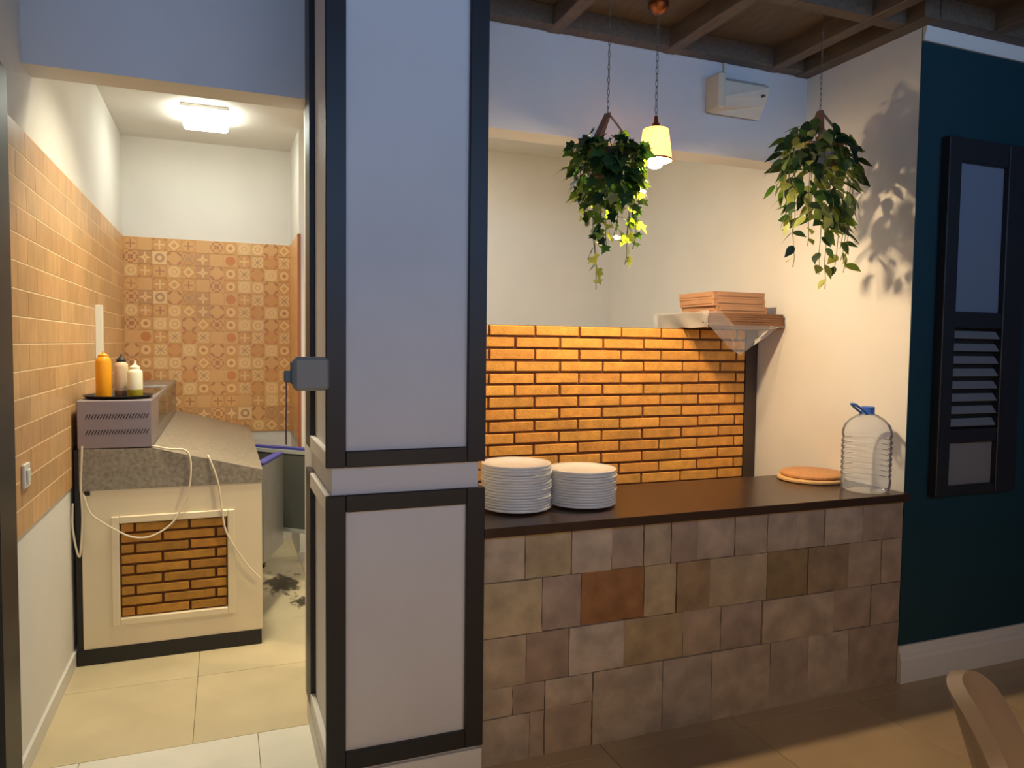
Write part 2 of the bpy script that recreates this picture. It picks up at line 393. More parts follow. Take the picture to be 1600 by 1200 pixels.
# ------------------------------------------------------------------ COUNTER: stone-clad base and dark top
cb = thing('serving_counter', 'low stone-clad base of the serving counter under the dark brown top', 'counter', (-1.0, .2, 0))
def atc(o): o.matrix_parent_inverse = Matrix.Translation((1.0, -.2, 0)); return o
atc(B('core', M_stonejoint, cb, (-1.992, -.001, .0105, .50, 0, HC-.0345)))
rows = [
 (.662, .8300, [-1.992, -1.826, -1.643, -1.475, -1.336, -1.216, -1.094, -.913, -.753, -.60, -.45, -.238, -.001],
  [(176,160,138),(166,148,112),(180,164,144),(150,130,112),(160,142,116),(148,124,108),(160,140,120),(150,132,114),(154,136,118),(150,132,112),(158,140,122),(138,116,98)]),
 (.463, .662, [-1.992, -1.758, -1.6, -1.331, -1.187, -1.03, -.746, -.533, -.309, -.12, -.001],
  [(176,158,122),(154,134,120),(138,92,50),(170,148,108),(138,112,78),(156,136,104),(120,98,62),(130,106,78),(150,128,104),(148,126,104)]),
 (.280, .463, [-1.992, -1.819, -1.648, -1.413, -1.149, -.969, -.767, -.388, -.172, -.001],
  [(166,148,122),(142,120,102),(176,162,146),(150,126,88),(150,128,104),(140,120,104),(152,132,108),(138,116,98),(144,122,104)]),
 (.170, .280, [-1.992, -1.868, -1.742, -1.547], [(158,142,122),(142,122,106),(166,150,130)]),
 (.0, .170, [-1.992, -1.80, -1.742, -1.547], [(158,144,128),(146,128,110),(150,128,108)]),
 (.0, .280, [-1.547, -1.241, -1.011, -.72, -.518, -.291, -.001], [(160,144,124),(150,136,120),(150,132,112),(142,124,106),(156,138,118),(140,118,100)]),
]
for z0, z1, xs, cs in rows:
    for i, (a, b) in enumerate(zip(xs, xs[1:])):
        g = .0016; dx = lambda: random.uniform(-.003, .003)
        yf = random.uniform(-.006, .003)
        bm = bmesh.new(); box(bm, a+g, b-g, yf, .018, z0+g*(z0 > 0), z1-g)
        # rough split face: cut the front into cells and push them about
        ff = [f for f in bm.faces if f.normal.y < -.5] or [min(bm.faces, key=lambda f: f.calc_center_median().y)]
        ed = list(set(e for f in ff for e in f.edges))
        bmesh.ops.subdivide_edges(bm, edges=ed, cuts=3, use_grid_fill=True)
        for v in bm.verts:
            if v.co.y < .0171:
                edge = min(v.co.x-a, b-v.co.x, v.co.z-z0, z1-v.co.z) < .006
                v.co.y += (.004 if edge else random.uniform(-.004, .003))
                if edge: v.co.x += dx()*.5; v.co.z += (dx()*.5 if v.co.z > .01 else 0)
        o = obj('stone', bm, M_stone, cb, smooth=True); atc(o); cc = cs[i % len(cs)]; k_ = .10 if max(cc)-min(cc) > 50 and cc[0] < 140 else .30; o.color = lin(tuple(q*(1-k_)+w_*k_ for q, w_ in zip(cc, (162, 142, 114)))); o.color = tuple(q*1.15 for q in o.color[:3])+(1,)
ct = tag(B('counter_top', M_counter, None, (-1.992, -.001, -.030, .545, HC-.034, HC), bev=.002),
         'dark brown wooden counter top running from the pillar to the white side wall', 'countertop')

# ------------------------------------------------------------------ BRICK HALF WALL across the passage behind the counter
BY = .9985
bw = thing('brick_half_wall', 'chest high wall of orange bricks with dark mortar behind the counter', 'brick wall', (-1.2, 1.2, 0))
inv = Matrix.Translation((1.2, -1.2, 0))
o = B('mortar_core', M_mortar, bw, (-2.0, -.083, BY+.010, BY+.12, 0, 1.601)); o.matrix_parent_inverse = inv
o = B('rear_cabinet', M_trimw, bw, (-2.0, -.004, BY+.12, BY+.50, 0, 1.600)); o.matrix_parent_inverse = inv
o = B('dark_post', mat('dark_post_wood', (58, 44, 34), .5, var=.15, scale=6), bw, (-.083, -.002, BY, BY+.12, 0, 1.600), bev=.002); o.matrix_parent_inverse = inv
bp = .2452; bh = .0598
def brick_mesh(L, h, d=.03):
    bm = bmesh.new(); box(bm, -L/2, L/2, -d/2, d/2, -h/2, h/2, .0028)
    me = bpy.data.meshes.new('brick'); bm.to_mesh(me); bm.free(); me.materials.append(M_brick); return me
bfull = [brick_mesh(bp-.0105-.0015*i, bh-.0120-.0006*i) for i in range(3)]
def brick_color(o, base=(224, 158, 68)):
    f = random.uniform(.84, 1.1); g = random.uniform(.93, 1.05); c = lin(base); o.color = (c[0]*f, c[1]*f*g, c[2]*f*g*.95, 1)
for r in range(16):
    zt = 1.6045 - r*bh
    x = (-1.373 if r % 2 == 0 else -1.480) - 3*bp
    while x < -.085:
        a, b = max(x, -2.0), min(x+bp, -.083); x += bp
        if b-a < .02: continue
        me = random.choice(bfull) if abs(b-a-bp) < 1e-4 else brick_mesh(b-a-.0105, bh-.0125)
        o = link('brick', me, bw, ((a+b)/2+random.uniform(-.001, .001), BY+.015+random.uniform(-.002, .002), zt-bh/2+random.uniform(-.001, .001)))
        o.matrix_parent_inverse = inv; brick_color(o)

# ------------------------------------------------------------------ PLATES
prof = [(0, .004), (.075, .004), (.085, .0035), (.120, .0085), (.1355, .0092), (.1372, .0102), (.1372, .0187), (.1360, .0196), (.120, .0168), (.088, .0085), (.076, .0072), (0, .0072)]
prof = [(0, 0), (.078, 0), (.080, .003)] + prof[3:]
bm = bmesh.new(); lathe(bm, prof, 40); pme = bpy.data.meshes.new('dinner_plate'); bm.to_mesh(pme); bm.free(); pme.materials.append(M_ceramic)
for p in pme.polygons: p.use_smooth = True
for (cx, cy, n, lab, gr) in ((-1.768, .245, 16, 'white ceramic dinner plate in the taller stack touching the pillar', 'plates in the taller stack'),
                             (-1.487, .235, 13, 'white ceramic dinner plate in the shorter stack on the counter top', 'plates in the shorter stack')):
    for k in range(n):
        o = link('dinner_plate', pme, None, (cx+random.uniform(-.003, .003), cy+random.uniform(-.003, .003), HC+.0002+k*.0108))
        o.rotation_euler.z = random.uniform(0, 6)
        if k == n-1: lab2 = lab.replace('dinner plate in', 'dinner plate on top of'); tag(o, lab2, 'plate', gr)
        else: tag(o, lab, 'plate', gr)

# ------------------------------------------------------------------ ROUND WOODEN BOARDS and WATER BOTTLE
def board(name, r, th, loc, tilt, c, label):
    bm = bmesh.new(); lathe(bm, [(0, 0), (r-.006, 0), (r, .005), (r, th-.005), (r-.006, th), (0, th)], 48)
    o = obj(name, bm, mat(name+'_wood_'+str(c[0]), c, .5, var=.15, scale=7, stretch=(3, 30, 3)), None, True); o.location = loc; o.rotation_euler = tilt
    return tag(o, label, 'board')
board('pizza_board', .152, .018, (-.175, .385, HC), (0, 0, 0), (214, 170, 112), 'pale round wooden pizza board lying flat on the counter, under an orange one')
board('pizza_board', .146, .018, (-.158, .392, HC+.0205), (R(.5), R(-.6), 0), (198, 140, 86), 'orange-brown round wooden pizza board on top of a pale one')
M_pet = film('clear_pet_plastic', (220, 226, 228), .20, .10, .10, (.96, .98, 1, 1))
wb = thing('water_bottle', 'large empty clear plastic water bottle with blue cap and carrying loop', 'bottle', (-.128, .098, HC))
bp_ = [(0, .010), (.05, .006), (.085, 0), (.100, .010), (.104, .03)]
z = .045
for i in range(8):
    bp_ += [(.105, z), (.105, z+.012), (.1005, z+.016), (.1005, z+.021)]; z += .0245
bp_ += [(.105, z+.01), (.104, z+.03), (.094, z+.058), (.072, z+.082), (.044, z+.100), (.026, z+.108), (.024, z+.118)]
bm = bmesh.new(); lathe(bm, bp_, 48); obj('shell', bm, M_pet, wb, True)
ztop = z+.118
M_blue = mat('blue_plastic', (58, 108, 190), .4)
bm = bmesh.new(); lathe(bm, [(.0245, ztop-.016), (.028, ztop-.016), (.028, ztop+.018), (.025, ztop+.021), (0, ztop+.021)], 24); obj('cap', bm, M_blue, wb, True)
bm = bmesh.new()
pth = [(.026*math.cos(a), .026*math.sin(a), 0) for a in [R(x) for x in range(300, 60, -24)]]
loop = smooth_path([(-.02, .014, ztop-.012), (-.05, .016, ztop+.008), (-.085, .012, ztop+.030), (-.095, 0, ztop+.034), (-.085, -.012, ztop+.030), (-.05, -.016, ztop+.008), (-.02, -.014, ztop-.012)], 5)
tube(bm, loop, .0055, 8); obj('carrying_loop', bm, M_blue, wb, True)

# ------------------------------------------------------------------ CARDBOARD on the brick wall
M_card = mat('brown_cardboard', (172, 128, 92), .8, var=.1, scale=8)
M_cardd = mat('dark_brown_cardboard', (128, 88, 56), .8, var=.12, scale=8)
M_film = film('cling_film', (226, 224, 220), .15, .14, .22)
bd = thing('cardboard_bundle', 'flat bundle of brown cardboard half wrapped in clear plastic on the brick wall', 'cardboard', (-.25, 1.03, 1.6045))
bi = Matrix.Translation((.25, -1.03, -1.6045))
for k in range(7):
    o = B('cardboard_sheet', M_cardd, bd, (-.497+random.uniform(-.004, .004), -.012+random.uniform(-.004, .004), .785+random.uniform(-.004, .004), 1.27, 1.6045+k*.0112, 1.6045+k*.0112+.0106), bev=.001)
    o.matrix_parent_inverse = bi
bm = bmesh.new()   # film hanging over the front edge in a fold
nu, nv = 44, 14; gr = []
for i in range(nu+1):
    u = i/nu; x = -.545+.530*u
    low = 1.628 - .172*max(0, 1-abs((u-.46)/.42)**1.2) - .012*math.sin(u*9)
    row = []
    for j in range(nv+1):
        v = j/nv; zt_ = 1.688 if u < .22 else (1.688-.070*min(1, (u-.22)/.16)); zz = zt_ + (min(low, zt_-.006)-zt_)*v
        row.append(bm.verts.new((x+.012*math.sin(7*v+u*8)*v, .774-.030*v*(1-.5*v)*4*u*(1-u)-.006*math.sin(u*17+v*5)*v-.002*math.sin(u*47-v*9)*v+random.uniform(-.0025, .0025)*v, zz)))
    gr.append(row)
for i in range(nu):
    for j in range(nv): bm.faces.new((gr[i][j], gr[i+1][j], gr[i+1][j+1], gr[i][j+1]))
o = obj('plastic_film', bm, M_film, bd, True); o.matrix_parent_inverse = bi
bm = bmesh.new(); gr = []   # film round the end towards the pillar
for i in range(25):
    u = i/24; row = []
    for j in range(9):
        v = j/8; row.append(bm.verts.new((-.506-.005*math.sin(u*13+v*4)*(.3+v)-.008*v, .77+.52*u, 1.690-.086*v+.003*math.sin(u*19))))
    gr.append(row)
for i in range(24):
    for j in range(8): bm.faces.new((gr[i][j], gr[i+1][j], gr[i+1][j+1], gr[i][j+1]))
o = obj('plastic_film', bm, film('cling_film_layers', (196, 192, 182), .46, .3, .2), bd, True); o.matrix_parent_inverse = bi
for k in range(3):
    t = thing('pizza_box', ['brown cardboard pizza box at the bottom of the stack of three', 'brown cardboard pizza box in the middle of the stack of three', 'brown cardboard pizza box on top of the stack of three'][k],
              'box', (-.285+(.010, -.004, -.008)[k], .958, 1.6835+k*.0368), 'pizza boxes on the brick wall', R((.8, -.5, .4)[k]))
    B('tray', M_card, t, (-.163, .163, -.155, .155, 0, .033))
    bm = bmesh.new(); box(bm, -.165, .165, -.157, .157, .032, .0358)
    box(bm, -.166, -.163, -.14, .14, .012, .0358); box(bm, -.14, .14, -.1585, -.155, .014, .0358)
    obj('lid', bm, M_card, t)

# ------------------------------------------------------------------ PENDANT LAMP
LX, LY = -1.086, .385
pl = thing('pendant_lamp', 'small pendant lamp with cream tapered shade hanging on a chain, lit', 'lamp', (LX, LY, 2.30))
M_brass = mat('aged_copper', (170, 104, 62), .35, metal=.9)
M_chain = mat('grey_chain_metal', (120, 112, 100), .45, metal=.7)
def chain(bm, x, y, z0, z1, L=.034, wd=.0055, r=.0014):
    z = z0; k = 0
    while z < z1:
        pts = []
        for a in range(12):
            t = 2*math.pi*a/12; dx = wd*math.cos(t); dz = (L/2)*math.sin(t)
            pts.append((x+(dx if k % 2 else 0), y+(0 if k % 2 else dx), min(z+L/2+dz, z1+.01)))
        tube(bm, pts, r, 5, True); z += L*.80; k += 1
bm = bmesh.new(); chain(bm, 0, 0, .175, .66); obj('chain', bm, M_chain, pl, True)
bm = bmesh.new(); lathe(bm, [(0, .685), (.03, .683), (.045, .665), (.043, .645), (.024, .624), (.010, .618), (0, .618)], 24); obj('ceiling_rose', bm, M_brass, pl, True)
bm = bmesh.new(); lathe(bm, [(0, .19), (.008, .19), (.010, .165), (.016, .158), (.018, .128), (0, .126)], 16); obj('lamp_holder', bm, M_brass, pl, True)
m = bpy.data.materials.new('cream_lamp_shade'); m.use_nodes = True; nt = m.node_tree; b_ = nt.nodes['Principled BSDF']
b_.inputs['Base Color'].default_value = lin((244, 230, 205)); b_.inputs['Roughness'].default_value = .6
tr = nt.nodes.new('ShaderNodeBsdfTranslucent'); tr.inputs[0].default_value = lin((255, 226, 176)); mxs = nt.nodes.new('ShaderNodeMixShader'); mxs.inputs[0].default_value = .17
nt.links.new(b_.outputs[0], mxs.inputs[1]); nt.links.new(tr.outputs[0], mxs.inputs[2]); nt.links.new(mxs.outputs[0], nt.nodes['Material Output'].inputs[0])
bm = bmesh.new(); lathe(bm, [(.018, .136), (.050, .136), (.055, .132), (.0715, .008), (.0725, .004), (.0700, .004), (.0525, .129), (.018, .132)], 32); obj('shade', bm, m, pl, True)
bm = bmesh.new(); lathe(bm, [(.0715, .008), (.0733, .006), (.0733, 0), (.0700, .0), (.0700, .006)], 32); obj('shade_rim', bm, M_brass, pl, True)
bm = bmesh.new(); lathe(bm, [(0, -.030), (.024, -.026), (.039, -.006), (.043, .020), (.036, .046), (.020, .075), (.014, .125)], 24)
obj('bulb', bm, emit('warm_bulb', (1.0, .73, .43, 1), PENDANT), pl, True)

# ------------------------------------------------------------------ HANGING PLANTS
def leafmat(name, c, tc_, k=.45):
    m = bpy.data.materials.new(name); m.use_nodes = True; nt = m.node_tree; b = nt.nodes['Principled BSDF']
    oi = nt.nodes.new('ShaderNodeObjectInfo'); b.inputs['Roughness'].default_value = .5
    nt.links.new(oi.outputs['Color'], b.inputs['Base Color'])
    t = nt.nodes.new('ShaderNodeBsdfTranslucent'); mx_ = nt.nodes.new('ShaderNodeMix'); mx_.data_type = 'RGBA'; mx_.blend_type = 'MULTIPLY'; mx_.inputs[0].default_value = 1
    nt.links.new(oi.outputs['Color'], mx_.inputs[6]); mx_.inputs[7].default_value = tc_; nt.links.new(mx_.outputs[2], t.inputs[0])
    ms = nt.nodes.new('ShaderNodeMixShader'); ms.inputs[0].default_value = k
    nt.links.new(b.outputs[0], ms.inputs[1]); nt.links.new(t.outputs[0], ms.inputs[2]); nt.links.new(ms.outputs[0], nt.nodes['Material Output'].inputs[0]); return m
M_leaf = leafmat('leaf_green', (40, 66, 34), (1.9, 1.9, .5, 1))
M_stem = mat('vine_stem', (92, 96, 52), .7)
M_strap = mat('brown_leather_strap', (140, 100, 78), .6, var=.1)
def leaf_mesh(kind):
    bm = bmesh.new()
    if kind == 'ivy':
        out = [(0, 0), (.20, -.12), (.46, .02), (.34, .22), (.56, .42), (.28, .52), (.16, .66), (0, 1.0)]
    else:
        out = [(0, 0), (.16, .10), (.27, .30), (.28, .48), (.20, .70), (.09, .90), (0, 1.08)]
    mid = [bm.verts.new((0, y, 0)) for y in (0, .3, .6)] + [bm.verts.new((0, out[-1][1], -.10))]
    tot = out[-1][1]
    for sg in (-1, 1):
        ring = [bm.verts.new((sg*x, y, .16*abs(x)-.10*(y/tot)**2)) for x, y in out[1:-1]]
        path = [mid[0]]+ring+[mid[3]]
        c = [mid[1], mid[2]]
        n = len(path); h = n//2
        for i in range(n-1):
            apex = mid[1] if i < h else mid[2]
            f = [apex, path[i], path[i+1]]
            if len(set(f)) == 3:
                bm.faces.new(f if sg < 0 else f[::-1])
        f = [mid[1], path[h], mid[2]]
        bm.faces.new(f if sg < 0 else f[::-1])
    me = bpy.data.meshes.new('leaf'); bm.to_mesh(me); bm.free(); me.materials.append(M_leaf)
    for p in me.polygons: p.use_smooth = True
    return me
LEAF = {'ivy': leaf_mesh('ivy'), 'oval': leaf_mesh('oval')}
def put_leaf(parent, kind, pos, out, size, c, rng):
    tip = Vector((out.x*.55+rng.uniform(-.5, .5), out.y*.55+rng.uniform(-.5, .5), rng.uniform(-1.0, -.15))).normalized()
    nrm = Vector((out.x+rng.uniform(-.5, .5), out.y+rng.uniform(-.5, .5), rng.uniform(.0, .9)))
    xa = tip.cross(nrm).normalized(); nz = xa.cross(tip)
    o = link('leaf', LEAF[kind], parent)
    mm = Matrix((xa, tip, nz)).transposed().to_4x4(); mm.translation = pos
    o.matrix_basis = mm @ Matrix.Diagonal((size, size, size, 1)); o.color = c
def plant(name, label, loc, top, kind, vines, mound_n, mound, pot_c, cols, leaf_s, chain_top, seed, straps, dk=1.0):
    rng = random.Random(seed)
    t = thing(name, label, 'plant', loc)            # origin: pot centre at rim height
    bm = bmesh.new(); lathe(bm, [(0, -.10), (.055, -.10), (.085, -.015), (.090, 0), (.082, 0), (.075, -.015), (0, -.02)], 24); obj('pot', bm, mat(name+'_pot', pot_c, .7), t, True)
    bm = bmesh.new(); chain(bm, 0, 0, top-.004, chain_top, .030, .0045, .0012); obj('chain', bm, M_chain, t, True)
    for a in straps:
        ca, sa = math.cos(a), math.sin(a)
        bm = bmesh.new(); wv = Vector((-sa, ca, 0))*.014; nn = Vector((ca, sa, .6)).normalized()*.0016
        pts = [Vector((.002*ca, .002*sa, top)), Vector((.116*ca, .116*sa, 0)), Vector((.060*ca, .060*sa, -.105))]
        secs = [[bm.verts.new(p+s1*wv+s2*nn) for s1, s2 in ((-1, -1), (1, -1), (1, 1), (-1, 1))] for p in pts]
        for A, Bq in zip(secs, secs[1:]):
            for i in range(4): bm.faces.new((A[i], A[(i+1) % 4], Bq[(i+1) % 4], Bq[i]))
        bm.faces.new(secs[0][::-1]); bm.faces.new(secs[-1]); obj('strap', bm, M_strap, t)
    def pick(pale=0):
        c = rng.choice(cols) if rng.random() > pale else rng.choice([(142, 152, 84), (112, 132, 62), (164, 168, 104)]); f = rng.uniform(.75, 1.25); l = lin(c); return (l[0]*f, l[1]*f, l[2]*f, 1)
    for i in range(mound_n):
        a = rng.uniform(0, 2*math.pi); rr = mound[0]*math.sqrt(rng.uniform(.15, 1)); h = rng.uniform(mound[1], mound[2])
        bulge = 1-abs((h-(mound[1]+mound[2])/2)/(mound[2]-mound[1]))*.8
        p = Vector((rr*bulge*math.cos(a)*mound[3], rr*bulge*math.sin(a), h))
        put_leaf(t, kind, p, Vector((math.cos(a), math.sin(a), 0)), leaf_s*rng.uniform(.7, 1.2), pick(), rng)
    for (a, r0, r1, zend, dens) in vines:
        a = R(a); P0 = Vector((.06*math.cos(a), .06*math.sin(a), .015)); P1 = Vector((r0*math.cos(a), r0*math.sin(a), .02)); P2 = Vector((r0*1.02*math.cos(a), r0*1.02*math.sin(a), zend*.4)); P3 = Vector((r1*math.cos(a), r1*math.sin(a), zend))
        path = smooth_path([P0, P1, P2, P3], 6)
        path = [p+Vector((rng.uniform(-.004, .004), rng.uniform(-.004, .004), 0)) for p in path]
        bm = bmesh.new(); tube(bm, path, .0016, 5); obj('vine', bm, M_stem, t)
        L = abs(zend); n = max(3, int(L*dens*dk))
        for i in range(n):
            s = (i+.7)/n; q = path[min(len(path)-1, int(5+s*(len(path)-6)))]
            da = a+rng.uniform(-1.2, 1.2); od = Vector((math.cos(da), math.sin(da), 0))
            put_leaf(t, kind, q+od*rng.uniform(0, .012), od, leaf_s*rng.uniform(.65, 1.1)*(1-.2*s), pick(.15+.35*s), rng)
    return t
ivy_cols = [(34, 62, 36), (44, 74, 38), (58, 88, 40), (86, 112, 48), (30, 54, 34)]
plant('hanging_ivy', 'trailing ivy in a strap hanger close to the lit pendant lamp', (-1.405, .225, 2.268), .150, 'ivy',
      [(170, .13, .10, -.20, 42), (200, .13, .10, -.30, 42), (230, .12, .085, -.38, 42), (262, .10, .05, -.30, 46), (285, .08, .04, -.36, 44), (215, .10, .07, -.50, 34), (205, .09, .055, -.545, 26),
       (315, .11, .09, -.30, 42), (340, .13, .11, -.38, 40), (0, .14, .12, -.22, 40), (20, .14, .12, -.34, 40), (45, .12, .09, -.28, 36), (120, .12, .10, -.26, 34), (350, .10, .085, -.44, 30), (80, .11, .08, -.24, 34), (240, .06, .03, -.40, 34)],
      125, (.150, -.19, .06, 1.12), (70, 60, 48), ivy_cols, .066, .70, 11, [R(x) for x in (212, 330, 92)], dk=.86)
oval_cols = [(36, 58, 38), (48, 74, 40), (78, 100, 50), (120, 128, 76), (30, 50, 36)]
plant('hanging_foliage_plant', 'trailing leafy plant in a strap hanger beside the white side wall', (-.362, .20, 2.40), .150, 'oval',
      [(170, .17, .20, -.20, 34), (190, .19, .185, -.38, 36), (215, .16, .16, -.46, 36), (235, .13, .12, -.58, 36), (250, .12, .10, -.64, 32), (275, .10, .06, -.40, 38), (290, .08, .05, -.34, 38), (310, .12, .10, -.46, 36),
       (330, .14, .12, -.56, 34), (350, .16, .13, -.50, 34), (10, .17, .14, -.56, 30), (30, .15, .12, -.40, 32), (60, .12, .1, -.3, 28), (120, .12, .1, -.4, 28), (200, .20, .19, -.55, 26)],
      130, (.168, -.34, .10, 1.2), (150, 142, 134), oval_cols, .088, .565, 23, [R(x) for x in (205, 285, 40)], dk=.72)

# ------------------------------------------------------------------ EMERGENCY LIGHT on the wall above the counter
M_em = mat('aged_white_plastic', (206, 198, 176), .45)
em = thing('emergency_light', 'yellowed white emergency light unit fixed high on the wall above counter', 'light fitting', (-.47, DH, 2.64))
B('back_plate', M_em, em, (-.155, .155, -.022, 0, .01, .17), bev=.004)
bm = bmesh.new(); prism(bm, [(-.022, .0), (-.085, .012), (-.105, .05), (-.10, .135), (-.06, .165), (-.022, .165)], 'x', -.150, .150)
for v in bm.verts:
    if v.co.x > .1 and v.co.z < .06 and v.co.y < -.03: v.co.z += .045; v.co.y += .02
obj('diffuser', bm, mat('milky_diffuser', (206, 200, 186), .3), em)
B('end_cap', M_em, em, (-.158, -.118, -.112, -.015, .0, .170), bev=.008)
B('status_indicator', mat('dark_indicator', (70, 70, 66), .4), em, (.105, .115, -.110, -.09, .085, .095))
B('cable_clip', M_em, em, (-.06, -.045, -.012, 0, .17, .255))

# ------------------------------------------------------------------ FRAMED WINDOW in the teal wall
wn = struct(bpy.data.objects.new('window_1', None)); col.objects.link(wn); wn.location = (.40, 0, .84)
wi = Matrix.Translation((-.40, 0, -.84))
M_pane = mat('grey_blue_glass', (112, 124, 140), .22, spec=.6)
M_slat = mat('grey_louvre', (120, 120, 122), .5)
def wbx(n, m, b, bev=0):
    o = B(n, m, wn, b, bev=bev); o.matrix_parent_inverse = wi; return o
wbx('window_backing', M_black, (.14, .655, -.006, .002, .842, 2.43))
for b in ((.138, .215, -.045, 0, .842, 2.44), (.520, .655, -.045, 0, .842, 2.44)): wbx('window_frame', M_frame, b, .003)
for b in ((.215, .520, -.040, 0, 2.335, 2.44), (.215, .520, -.040, 0, 1.602, 1.675), (.215, .520, -.040, 0, 1.082, 1.146), (.215, .520, -.040, 0, .842, .886)): wbx('window_rail', M_frame, b, .003)
wbx('pane', M_pane, (.215, .520, -.018, -.010, 1.675, 2.335))
wbx('pane', mat('milky_glass', (122, 118, 114), .2), (.215, .520, -.018, -.010, .886, 1.082))
for k in range(8):
    zc = 1.146+.057*(k+.5)
    bm = bmesh.new(); prism(bm, [(-.034, zc-.016), (-.030, zc-.019), (-.008, zc+.012), (-.012, zc+.016)], 'x', .216, .519)
    o = obj('slat', bm, M_slat, wn); o.matrix_parent_inverse = wi

# ------------------------------------------------------------------ KITCHEN: prep counter along the left wall
UX0, UX1, UY0, UY1 = -3.442, -2.655, 1.41, 3.40
pc = thing('prep_counter', 'cream prep counter with granite top and inset brick panel along the tiled wall', 'counter', (-3.05, 2.4, 0))
pi_ = Matrix.Translation((3.05, -2.4, 0))
def pb(n, m, *bx, bev=0, smooth=False, parent=None):
    o = B(n, m, parent or pc, *bx, bev=bev, smooth=smooth)
    if parent is None: o.matrix_parent_inverse = pi_
    return o
pb('plinth', M_black, (-3.462, -2.66, UY0-.004, UY1, 0, .074))
pb('body', M_panelcream, (-3.436, UX1-.03, UY0+.02, UY1, .074, .812))
pb('gap_shade_strip', M_black, (-3.462, -3.436, UY0+.004, UY1, .074, 1.0))  # black strip: shade of the gap beside the wall, put in as colour
# end panel with a square opening
ox0, ox1, oz0, oz1 = -3.283, -2.815, .206, .653
pb('end_panel', M_panelcream, (-3.436, ox0, UY0, UY0+.02, .074, .812), (ox1, UX1, UY0, UY0+.02, .074, .812), (ox0, ox1, UY0, UY0+.02, .074, oz0), (ox0, ox1, UY0, UY0+.02, oz1, .812))
mo = .034
for b in ((ox0-mo, ox0, UY0-.012, UY0+.002, oz0-mo, oz1+mo), (ox1, ox1+mo, UY0-.012, UY0+.002, oz0-mo, oz1+mo), (ox0, ox1, UY0-.012, UY0+.002, oz0-mo, oz0), (ox0, ox1, UY0-.012, UY0+.002, oz1, oz1+mo)):
    pb('panel_moulding', M_panelcream, b, bev=.004)
pb('cable_hole', M_black, (-3.425, -3.400, UY0-.002, UY0+.01, .790, .812))
bpn = pb('brick_panel', M_mortar, (ox0, ox1, UY0+.014, UY0+.022, oz0, oz1))
ph = (oz1-oz0)/9; pl2 = .235
for r in range(9):
    x = ox0 - (.055 if r % 2 else .172)
    while x < ox1:
        a, b = max(x, ox0), min(x+pl2, ox1); x += pl2
        if b-a < .015: continue
        o = link('brick', brick_mesh(b-a-.011, ph-.0115, .016), bpn, ((a+b)/2, UY0+.010, oz1-ph*(r+.5))); brick_color(o, (180, 128, 48))
# granite slab: level by the wall, sloping down towards the room
bm = bmesh.new(); prism(bm, [(-3.442, .812), (UX1+.004, .812), (UX1+.004, .874), (-3.141, 1.000), (-3.442, 1.004)], 'y', UY0-.006, UY1)
o = obj('granite_top', bm, M_granite, pc); o.matrix_parent_inverse = pi_
# two fridge doors standing open on the room side
M_doorin = mat('grey_door_lining', (92, 94, 88), .45)
M_gask = mat('pale_grey_gasket', (176, 178, 172), .5)
M_blu = mat('blue_gasket', (66, 70, 150), .5)
def door(h, e, z0, z1, lining):
    h = Vector(h); e = Vector(e); d = (e-h); L = d.length; a = math.atan2(d.y, d.x)
    o = B('door', M_steel, pc, (0, L, -.02, .02, z0, z1), bev=.003)
    o.matrix_parent_inverse = pi_; o.location = (h.x, h.y, 0); o.rotation_euler.z = a
    s = -1 if lining > 0 else 1
    B('gasket', M_gask, o, (0, L, s*.032, s*.018, z1-.022, z1), (0, L, s*.032, s*.018, z0, z0+.022), (0, .022, s*.032, s*.018, z0, z1), (L-.022, L, s*.032, s*.018, z0, z1))
    B('lining', M_doorin if lining > 0 else M_steel, o, (.022, L-.022, s*.026, s*.018, z0+.022, z1-.022))
    B('top_seal', M_blu, o, (0, L, -.022, .026, z1, z1+.014))
    B('hinge_pin', M_black, o, (.02, .05, -.015, .015, z0-.03, z0))
door((-2.652, 2.50), (-2.33, 2.21), .335, .842, 1)
door((-2.652, 1.735), (-2.523, 2.113), .31, .842, -1)
pb('open_compartment', M_black, (UX1-.03, UX1-.006, 1.74, 2.49, .30, .80))
pb('front_frame', M_steel, (UX1-.03, UX1, 1.431, 1.74, .074, .812), (UX1-.03, UX1, 2.49, UY1, .074, .812), (UX1-.03, UX1, 1.74, 2.49, .074, .30))

# refrigerated topping display on the granite
td = thing('topping_display', 'stainless topping fridge with vent slots and glass side on the granite', 'display fridge', (-3.29, 2.3, 1.004))
ti = Matrix.Translation((3.29, -2.3, -1.004))
def tb(n, m, *bx, bev=0):
    o = B(n, m, td, *bx, bev=bev); o.matrix_parent_inverse = ti; return o
M_vent = mat('lilac_grey_steel', (150, 140, 146), .38, metal=.55, var=.06, scale=5)
vb = tb('vent_box', M_vent, (-3.447, -3.141, 1.405, 1.80, 1.0045, 1.226), bev=.004)
M_slot = mat('slot_dark', (38, 34, 36), .8)
for zc in (1.112, 1.078, 1.158):
    pass
for zc, n in ((1.152, 22), (1.080, 22)):
    for k in range(n):
        xx = -3.415+k*.0118
        bm = bmesh.new(); prism(bm, [(xx, zc-.011), (xx+.0042, zc-.011), (xx+.0142, zc+.011), (xx+.010, zc+.011)], 'y', 1.4035, 1.407)
        o = obj('vent_slot', bm, M_slot, vb); o.parent = vb
tb('case_base', M_steel, (-3.447, -3.141, 1.80, 3.32, 1.0045, 1.05))
tb('case_back', M_steel, (-3.447, -3.43, 1.80, 3.32, 1.05, 1.215))
for y in (2.5, 3.30): tb('glass_post', M_steel, (-3.158, -3.141, y, y+.018, 1.05, 1.212))
tb('top_rail', M_steel, (-3.158, -3.139, 1.80, 3.32, 1.205, 1.226), bev=.002)
M_glass = film('case_glass', (190, 190, 180), .12, .05, .45)
